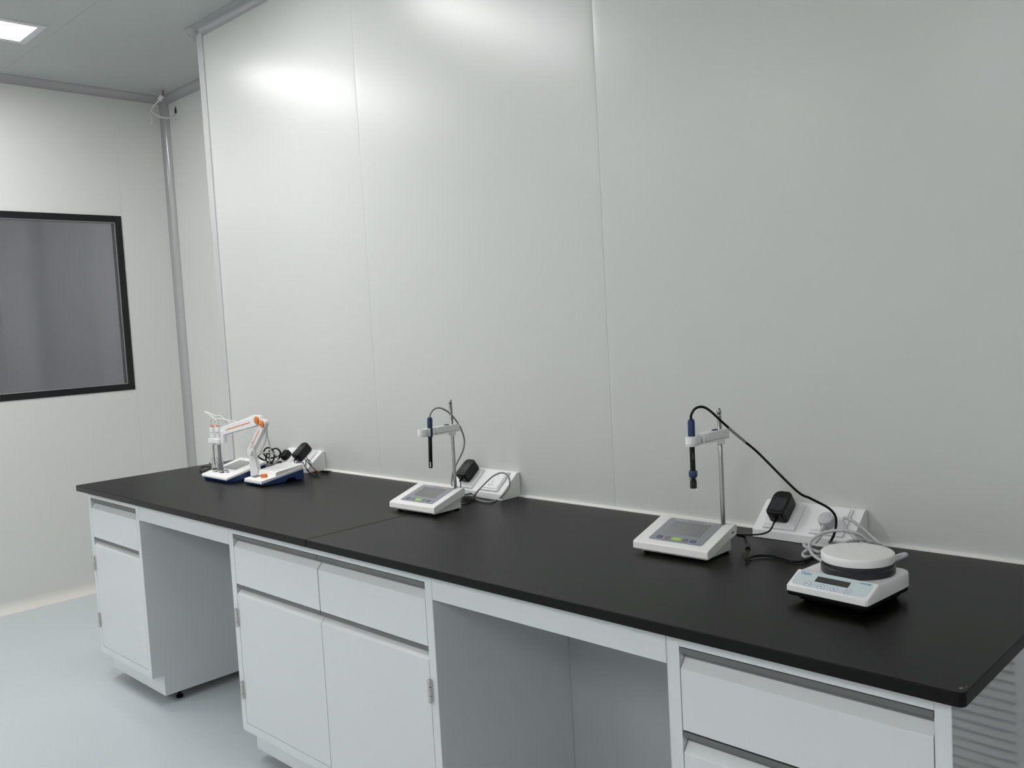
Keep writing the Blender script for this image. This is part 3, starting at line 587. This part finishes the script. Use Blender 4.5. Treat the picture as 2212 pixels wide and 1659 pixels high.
    if which == 'a':
        g.ringcyl([(0.0072, 0.236), (0.0082, 0.240), (0.0082, 0.2925), (0.0066, 0.297), (0.0040, 0.299)], n=8); g.build('cap', 'navy', e, label='navy cap', angle=40)
        g = MB(); g.ringcyl([(0.0050, 0.1435), (0.0060, 0.145), (0.0060, 0.238)], n=20); sf = g.build('shaft', 'black', e, angle=50)
        MB(Matrix.Translation((0.0038, -0.0040, 0.155))).rrect(0, 0, 0.0028, 0.0028, 0.001, -0.008, 0.008).build('tip_window', 'plastic', sf, label='pale slot near the tip')
    else:
        g.ringcyl([(0.0060, 0.280), (0.0083, 0.292), (0.0083, 0.325), (0.0066, 0.330), (0.0040, 0.332)], n=8); g.build('cap', 'navy', e, label='navy cap', angle=40)
        g = MB(); g.ringcyl([(0.0056, 0.213), (0.0060, 0.215), (0.0060, 0.285)], n=20); sf = g.build('shaft', 'black', e, angle=50)
        text('shaft_print', 'LE438', 0.006, basis((0.0040, -0.0045, 0.248), (0,0,-1), (0.74,0.67,0), (0.67,-0.74,0)), 'greyprint', sf)
        g = MB(); g.ringcyl([(0.0080, 0.198), (0.0098, 0.2005), (0.0098, 0.210), (0.0085, 0.2135)], n=10); g.build('locking_collar', 'navy', e, label='navy collar', angle=25)
        g = MB(); g.ringcyl([(0.0052, 0.1735), (0.0075, 0.174), (0.0075, 0.191), (0.0050, 0.192), (0.0050, 0.198)], n=20); g.build('tip_guard', 'black', e, angle=40)
        g = MB(); g.ringcyl([(0.0002, 0.1690), (0.0086, 0.1690), (0.0096, 0.1705), (0.0096, 0.189), (0.0100, 0.1915), (0.0100, 0.1940), (0.0090, 0.1950), (0.0080, 0.1950), (0.0082, 0.189), (0.0084, 0.172), (0.0002, 0.1712)], n=28, cap=True); g.build('wetting_cap', 'clear', e, angle=40)
    ckey = 'cable_a' if which == 'a' else 'cable_b'
    P_ = list(PATHS[ckey]); P_[0] = tuple(e_mat @ Vector((0, 0, 0.298 if which == 'a' else 0.331)))
    cord('cable', P_, 0.0027 if which == 'a' else 0.0030, 'greycord' if which == 'a' else 'blackcord', e)
    if which == 'b':
        cord('connector', PATHS['conn_b'], 0.0062, 'black', e, sub=4); cord('lead', PATHS['lead_b'], 0.0022, 'blackcord', e); cord('lead', PATHS['lead_b2'], 0.0018, 'blackcord', e)
        q = smooth([Vector(p) for p in P_], 6); i0 = min(range(len(q)), key=lambda i: (q[i]-Vector((2.785, -0.262, H+0.283))).length)
        cord('cable_marker', [tuple(k) for k in q[i0-2:i0+7]], 0.0034, 'greycord', e, sub=2)
    return t
meter(1.7107, -0.3058, 0.036, 'white benchtop meter with navy and green keys, in the middle of the bench', 'black electrode with navy cap and grey cable held over the middle meter', 'a')
meter(2.6584, -0.3027, 0.0152, 'white benchtop meter with navy and green keys, right, next to the hotplate stirrer', 'black electrode with navy cap, clear wetting cap and long black cable', 'b')

# ================================================================ hotplate stirrer
st = empty('hotplate_stirrer', (3.1162, -0.428, H), -0.0843); tag(st, 'white hotplate stirrer with round plate and pale blue control panel', 'hotplate stirrer')
W, D = 0.167, 0.180; y0, y1 = -D/2+0.002, D/2+0.002
def plan(w_, ya, yb, rf, rb, n=6):
    pts = []
    for sx, yy, r_, a0 in ((1, yb, rb, 0), (-1, yb, rb, 90), (-1, ya, rf, 180), (1, ya, rf, 270)):
        for k in range(n+1):
            a = math.radians(a0+90*k/n); cy = yy - r_ if yy == yb else yy + r_
            pts.append((sx*(w_/2-r_)+r_*math.cos(a), cy+r_*math.sin(a)))
    return pts
def shell_top(y): 
    if y < y0+0.004: return 0.034
    if y < y0+0.047: return 0.0345+(y-y0-0.004)*0.47
    if y < y0+0.052: return 0.0547-(y-y0-0.047)*0.7
    return 0.0512
# shell: planform sliced along y so that the top can follow the panel slope
g = MB(); ring_pts = plan(W, y0, y1, 0.012, 0.022, 6)
ysl = sorted(set([round(y0+0.0005, 5), y0+0.002, y0+0.005, y0+0.009, y0+0.0125, y0+0.02, y0+0.03, y0+0.04, y0+0.0465, y0+0.0525, y0+0.07, y0+0.1, y1-0.022, y1-0.012, y1-0.006, y1-0.002, y1-0.0003]))
def halfw(y):
    if y < y0+0.007: return W/2-0.007+math.sqrt(max(0, 0.007**2-(y0+0.007-y)**2))
    if y > y1-0.022: return W/2-0.022+math.sqrt(max(0, 0.022**2-(y-y1+0.022)**2))
    return W/2
rows = []
for yy in ysl:
    hw = halfw(yy); zt = shell_top(yy); rr = 0.0035
    zb = 0.0235 if yy < y1 else 0.0235
    sec = [(-hw, zb), (-hw, zt-rr), (-hw+0.3*rr, zt-0.3*rr), (-hw+rr, zt), (hw-rr, zt), (hw-0.3*rr, zt-0.3*rr), (hw, zt-rr), (hw, zb)]
    rows.append([g.v((a, yy, b)) for a, b in sec])
for j in range(len(rows)-1):
    for k in range(8): g.bm.faces.new((rows[j][k], rows[j][(k+1) % 8], rows[j+1][(k+1) % 8], rows[j+1][k]))
g.bm.faces.new(rows[0]); g.bm.faces.new(rows[-1][::-1])
g.build('shell', 'sockw', st, angle=32)
g = MB(); g.prism([(p[0]*0.99, p[1]) for p in plan(W, y0+0.0015, y1-0.001, 0.007, 0.022)], 0.0145, 0.0236, 'z')
bs = g.build('base', 'rubber', st, bevel=0.003, seg=2)
MB().prism(plan(W-0.026, y0+0.020, y1-0.012, 0.010, 0.018), 0.004, 0.0146, 'z').build('underside_pan', 'rubber', st, bevel=0.003)
for fx in (-0.055, 0.055):
    for fy in (y0+0.035, y1-0.03): MB().ringcyl([(0.008, 0.0), (0.009, 0.001), (0.009, 0.0042)], c=(fx, fy, 0), n=16).build('foot', 'rubber', st)
psl = Vector((0, 1, 0.47)).normalized(); pn = Vector((0, -psl.z, psl.y)); PL = 0.0425*math.hypot(1, 0.47)
def FP(u, v, n=0.0): return basis(Vector((0, y0+0.0045, 0.03475)) + Vector((u, 0, 0)) + psl*v + pn*n, (1,0,0), psl, pn)
g = MB(FP(-0.001, PL*0.53)); g.rrect(0, 0, 0.154, PL*0.90, 0.010, 0.0, 0.0004); mem = g.build('control_panel', 'skyblue', st, flat=True, label='pale blue control panel')
g = MB(FP(0.000, PL*0.60)); g.rrect(0, 0, 0.068, PL*0.33, 0.0006, 0.0004, 0.0007); g.build('display', 'lcd', mem, flat=True, label='dark display')
for u, kind in ((-0.043, 'MENU'), (-0.0155, 'up'), (0.0115, 'down'), (0.039, 'STOP')):
    g = MB(FP(u, PL*0.215)); n = 28
    a_ = [g.v((0.0072*math.cos(2*PI*k/n), 0.0066*math.sin(2*PI*k/n), 0.0006)) for k in range(n)]; b_ = [g.v((0.0064*math.cos(2*PI*k/n), 0.0058*math.sin(2*PI*k/n), 0.0006)) for k in range(n)]
    for k in range(n): g.bm.faces.new((a_[k], a_[(k+1) % n], b_[(k+1) % n], b_[k]))
    if kind == 'up': g.prism([(-0.0032, -0.0022), (0, -0.0008), (0.0032, -0.0022), (0, 0.0032)], 0.0005, 0.0007, 'z')
    if kind == 'down': g.prism([(-0.0032, 0.0022), (0, -0.0032), (0.0032, 0.0022), (0, 0.0008)], 0.0005, 0.0007, 'z')
    g.build('button', 'logo', mem, flat=True, label='blue ring button')
    g = MB(FP(u, PL*0.215)); g.rrect(0, 0, 0.0122, 0.011, 0.0052, 0.0003, 0.00045); g.build('button_face', 'plastic', mem, flat=True)
    if kind in ('MENU', 'STOP'): text('button_print', kind if kind == 'MENU' else 'START\nSTOP', 0.0036 if kind == 'MENU' else 0.003, FP(u, PL*0.215, 0.0006), 'logo', mem)
text('lettering', 'Yalin', 0.0118, FP(-0.060, PL*0.80, 0.0006), 'logo', mem)
text('lettering', 'HMS-300', 0.0056, FP(0.061, PL*0.84, 0.0006), 'logo', mem)
PC = (0.0050, 0.0285)
g = MB(); g.ringcyl([(0.0675, 0.0505), (0.0688, 0.052), (0.0688, 0.064), (0.0675, 0.0655), (0.0665, 0.066), (0.0665, 0.069), (0.0660, 0.0742)], c=(*PC, 0), n=72); g.build('plate_collar', 'ring', st, angle=40)
g = MB(); g.ringcyl([(0.060, 0.0735), (0.0675, 0.0735), (0.0682, 0.0745), (0.0682, 0.0858), (0.0678, 0.0880), (0.0664, 0.0893), (0.0640, 0.0898), (0.030, 0.0900)], c=(*PC, 0), n=96); g.build('heating_plate', 'plate', st, angle=40)
# its pale mains lead with a round plug
pc = empty('mains_lead', (2.909, 0, H)); tag(pc, 'pale grey looped mains lead with a round plug, behind the hotplate stirrer', 'power cord')
T = slope_T(0, 0.036, 0.0092)
g = MB(T); g.ringcyl([(0.0165, 0.0), (0.0185, 0.004), (0.0185, 0.020), (0.0175, 0.0235), (0.014, 0.025)], n=36); g.build('plug', 'palecord', pc, angle=40)
MB(T).rod((0, -0.014, 0.014), (0.0, -0.031, 0.014), 0.0062, 14, 0.0045).build('strain_relief', 'palecord', pc)
P_ = list(PATHS['stir_cord']); P_[0] = tuple(pc.matrix_basis @ (T @ Vector((0, -0.029, 0.014))))
cord('cord', P_, 0.0036, 'palecord', pc, sub=7)
cord('cord', PATHS['stir_cord_tail'], 0.0036, 'palecord', pc, sub=7)

# ================================================================ far left: multi-parameter meter, arm stand, two electrodes, small stirrer
cm = empty('benchtop_meter', (0.495, -0.3025, H), -0.0233); tag(cm, 'white and blue benchtop meter with grey screen at the far left end', 'laboratory meter')
W, D = 0.2175, 0.179; x0, x1, y0, y1 = -W/2, W/2, -D/2, D/2
sl = Vector((0, D, 0.0639-0.0216)).normalized(); nn = Vector((0, -sl.z, sl.y)); L = math.hypot(D, 0.0423)
def FC(u, v, n=0.0): return basis(Vector((u, y0, 0.0216)) + sl*v + nn*n, (1,0,0), sl, nn)
g = MB(); g.prism([(y0, 0.0105), (y0, 0.0195), (y0+0.003, 0.0223), (y1, 0.0639), (y1, 0.052)], x0, x1, 'x'); g.build('shell', 'device', cm, bevel=0.003, seg=3)
g = MB(); g.prism([(y0+0.010, 0.0), (y0+0.004, 0.0112), (y1-0.003, 0.0515), (y1-0.003, 0.0)], x0+0.012, x1-0.005, 'x'); g.build('base', 'blue', cm, bevel=0.002, label='dark blue base')
g = MB(FC(-0.010, L*0.63)); g.rrect(0, 0, 0.120, L*0.46, 0.003, 0.0, 0.0008); g.build('screen', 'screen2', cm, flat=True, label='pale grey screen')
for u, v_, m in ((-0.040, 0.21, 'orange'), (-0.048, 0.31, 'greykey'), (-0.022, 0.29, 'greykey'), (0.004, 0.31, 'greykey'), (0.010, 0.20, 'navykey'), (0.034, 0.25, 'navykey')):
    g = MB(FC(u, L*v_)); g.rrect(0, 0, 0.017 if m != 'orange' else 0.022, 0.010, 0.0045, 0.0, 0.001); g.build('key', m, cm, flat=True, label='orange key' if m == 'orange' else 'dark key')
text('lettering', 'LEICI', 0.008, FC(-0.06, L*0.93, 0.0008), 'greyprint', cm)
pcb = tag(cord('cable_coil', PATHS['probe_coil'], 0.0015, 'blackcord'), 'thin black cable coil beside the far left corner meter', 'cable')

# jointed electrode arm
sa = empty('electrode_stand', (0.643, -0.300, H)); tag(sa, 'white jointed electrode arm with orange knobs and stripes, far left', 'electrode stand')
MB().rrect(0, 0, 0.052, 0.060, 0.006, 0.0, 0.006).build('base', 'plastic', sa, bevel=0.001)
g = MB(); g.prism([(-0.020, 0.006), (-0.026, 0.100), (-0.024, 0.116), (-0.014, 0.126), (-0.002, 0.128), (0.008, 0.120), (0.014, 0.100), (0.020, 0.086), (0.028, 0.074), (0.034, 0.056), (0.034, 0.006)], -0.002, 0.016, 'y'); po = g.build('post', 'plastic', sa, bevel=0.003, seg=2)
def link(name, a, b, w0, w1, th, yoff0=0.0, yoff1=0.0, stripe=(0.18, 0.86)):
    a = Vector(a); b = Vector(b); d = b-a; ux = d.normalized(); n = Vector((0, -1, 0)); n = (n - ux*n.dot(ux)).normalized(); uy = n.cross(ux); Lk = d.length
    T = basis(a, ux, uy, n); pts = []
    for k in range(9): an = math.radians(90+180*k/8); pts.append((w0*math.cos(an), w0*math.sin(an)))
    for k in range(9): an = math.radians(-90+180*k/8); pts.append((Lk+w1*math.cos(an), w1*math.sin(an)))
    o = MB(T).prism(pts, -th/2, th/2, 'z').build(name, 'plastic', sa, bevel=0.003, seg=2)
    sp = MB(T).rrect(Lk*(stripe[0]+stripe[1])/2, 0, Lk*(stripe[1]-stripe[0]), 0.0035, 0.001, th/2, th/2+0.0006).build('stripe', 'orange', o, label='orange stripe')
    return o
A_ = (0.014, -0.012, 0.118); K2 = (0.134, -0.012, 0.235); K1 = (0.102, -0.016, 0.248); E1 = (-0.112, -0.050, 0.201)
link('lower_link', A_, K2, 0.0155, 0.018, 0.018, stripe=(0.16, 0.76))
link('upper_link', K1, E1, 0.020, 0.017, 0.020, stripe=(0.20, 0.90))
for c_, r_ in ((K2, 0.0145), (K1, 0.0165)):
    g = MB(); g.ringcyl([(r_, 0.010), (r_, -0.011), (r_*0.92, -0.013), (0.001, -0.013)], c=c_, n=24, axis='y'); g.box((c_[0]-r_*0.8, c_[1]-0.0155, c_[2]-0.002), (c_[0]+r_*0.8, c_[1]-0.0125, c_[2]+0.002)); g.build('knob', 'orange', sa, label='orange knob', angle=40)
hx, hy = -0.177, -0.055
g = MB(); g.rod((E1[0]-0.002, E1[1]-0.004, 0.200), (E1[0]-0.002, E1[1]-0.004, 0.152), 0.011, 18); g.rrect(hx-0.004, hy, 0.088, 0.026, 0.006, 0.149, 0.167); g.build('holder', 'plastic', sa, bevel=0.0015)
def probe(px, py, zt, handle, tube, label, kind):
    e = empty('electrode', (px, py, H)); tag(e, label, 'electrode', 'white handled electrodes of the jointed arm')
    MB().ringcyl([(0.0085, zt-0.050), (0.0092, zt-0.045), (0.0098, zt-0.006), (0.0085, zt-0.002)], n=18).ringcyl([(0.0105, zt-0.075), (0.0105, zt-0.048)], n=18).build('handle', 'plastic', e, angle=50)
    MB().ringcyl([(0.0070, zt-0.003), (0.0070, zt+0.002), (0.0040, zt+0.004)], n=16).build('collar', 'orange', e, label='orange collar')
    text('handle_print', 'pH', 0.0065, basis((0.0068, -0.0071, zt-0.024), (0.7,0.7,0), (0,0,1), (0.7,-0.7,0)), 'greyprint', e)
    if kind == 'glass':
        MB().ringcyl([(0.0055, 0.045), (0.0058, 0.050), (0.0058, zt-0.074)], n=16).build('tube', 'smoke', e)
        MB().ringcyl([(0.0015, 0.060), (0.0015, zt-0.074)], n=10).build('inner_wire', 'greyprint', e)
    else:
        MB().ringcyl([(0.0068, 0.045), (0.0072, 0.050), (0.0072, zt-0.074)], n=16).build('tube', 'membrane', e, label='grey tube')
    g = MB(); zb = 0.0335
    g.ringcyl([(0.0002, zb), (0.0125, zb), (0.0132, zb+0.002), (0.0132, zb+0.045), (0.0100, zb+0.049), (0.0100, zb+0.056), (0.0086, zb+0.056), (0.0086, zb+0.048), (0.0116, zb+0.044), (0.0116, zb+0.003), (0.0002, zb+0.003)], n=24); b = g.build('storage_bottle', 'clear', e, angle=40)
    if kind != 'glass': MB().ringcyl([(0.0105, zb+0.005), (0.0105, zb+0.036)], n=20).build('bottle_sleeve', 'membrane', b)
    else: MB().ringcyl([(0.0105, zb+0.004), (0.0105, zb+0.010)], n=20).build('bottle_sleeve', 'greykey', b)
    return e
e1 = probe(0.643-0.205, -0.300+hy, 0.215, 0, 0, 'white handled glass electrode in a clear bottle, left of the pair on the jointed arm', 'glass')
e2 = probe(0.643-0.158, -0.300+hy, 0.218, 0, 0, 'white handled electrode with grey tube, right of the pair on the jointed arm', 'grey')
P_ = list(PATHS['white1']); P_[0] = (0.438, -0.355, H+0.216); cord('cable', P_, 0.0025, 'whitecord', e1)
P_ = list(PATHS['white2']); P_[0] = (0.485, -0.355, H+0.220); cord('cable', P_, 0.0025, 'whitecord', e2)
wc = tag(cord('white_cable', PATHS['white3'], 0.0025, 'whitecord'), 'thin white cable looping over the knee of the jointed arm', 'cable')
wd = tag(cord('white_cable', PATHS['white4'], 0.0030, 'whitecord'), 'white cable arched behind the small white and blue stirrer', 'cable')

# small magnetic stirrer
ds = empty('magnetic_stirrer', (0.7463, -0.2685, H), -0.0071); tag(ds, 'small white and blue magnetic stirrer with an orange knob, far left', 'magnetic stirrer')
W, D = 0.130, 0.189; x0, x1, y0, y1 = -W/2, W/2, -D/2, D/2
g = MB(); g.prism([(y0, 0.0085), (y0, 0.0215), (y0+0.003, 0.0237), (y0+0.078, 0.0330), (y1, 0.0560), (y1, 0.0400)], x0, x1, 'x'); sh = g.build('shell', 'device', ds, bevel=0.0035, seg=3)
g = MB(); g.prism([(y0+0.062, 0.026), (y0+0.066, 0.0440), (y0+0.070, 0.0475), (y1-0.002, 0.0610), (y1-0.001, 0.045)], x0+0.0012, x1-0.0012, 'x'); g.build('raised_deck', 'device', ds, bevel=0.003, seg=3)
g = MB(); g.prism([(y0+0.006, 0.002), (y0+0.001, 0.009), (y1-0.001, 0.0405), (y1-0.001, 0.002), (y1-0.035, 0.002), (y1-0.042, 0.014), (y1-0.072, 0.0145), (y1-0.085, 0.002)], x0+0.002, x1-0.001, 'x'); g.build('base', 'blue', ds, bevel=0.0015, label='dark blue base')
for fx in (x0+0.02, x1-0.02):
    for fy in (y0+0.02, y1-0.016): MB().ringcyl([(0.006, 0.0), (0.006, 0.003)], c=(fx, fy, 0), n=12).build('foot', 'rubber', ds)
dsl = Vector((0, 0.075, 0.0093)).normalized(); dn = Vector((0, -dsl.z, dsl.y))
def FD(u, v, n=0.0): return basis(Vector((u, y0+0.003, 0.0237)) + dsl*v + dn*n, (1,0,0), dsl, dn)
g = MB(FD(-0.033, 0.034)); g.rrect(0, 0, 0.042, 0.032, 0.001, 0, 0.0007); g.build('screen', 'greykey', ds, flat=True, label='small grey screen')
g = MB(FD(0.022, 0.036)); g.ringcyl([(0.0135, 0.0), (0.0125, 0.002), (0.0105, 0.003)], n=24); g.T = g.T @ Matrix.Rotation(0.5, 4, 'Z'); g.rrect(0, 0, 0.026, 0.011, 0.003, 0.002, 0.0125); g.build('knob', 'orange', ds, bevel=0.0012, label='orange knob')
text('lettering', 'LEICI', 0.006, FD(-0.020, 0.055, 0.0008), 'greyprint', ds)

# ================================================================ loose ceiling cable in the far corner
lc = empty('loose_cable', (-1.1822, 0.33, HC)); tag(lc, 'loose white cable hanging from the ceiling in the far corner', 'cable')
def lcc(name, key, r, m, r2=None):
    P_ = [tuple(Vector(p)-Vector((-1.1822, 0.33, HC))) for p in PATHS[key]]
    return MB().tube(P_, r, sub=5).build(name, m, lc, angle=60)
lcc('brown_wire', 'ceil', 0.004, 'brown'); lcc('connector', 'ceilconn', 0.0135, 'whitecord'); lcc('sheath', 'ceilw', 0.0045, 'whitecord'); lcc('branch', 'ceilb', 0.0035, 'whitecord'); lcc('branch_plug', 'ceilt', 0.006, 'whitecord')
MB(Matrix.Translation((-1.2276, YR-0.0012, 2.728))).prism([(-0.013, -0.014), (0.013, -0.016), (0.012, 0.0), (0.006, 0.018), (0.0, 0.025), (-0.006, 0.016), (-0.012, 0.0)], 0, 0.001, 'y').build('wall_hole', 'hole', None, flat=True)
o = bpy.data.objects['wall_hole']; struct(o)
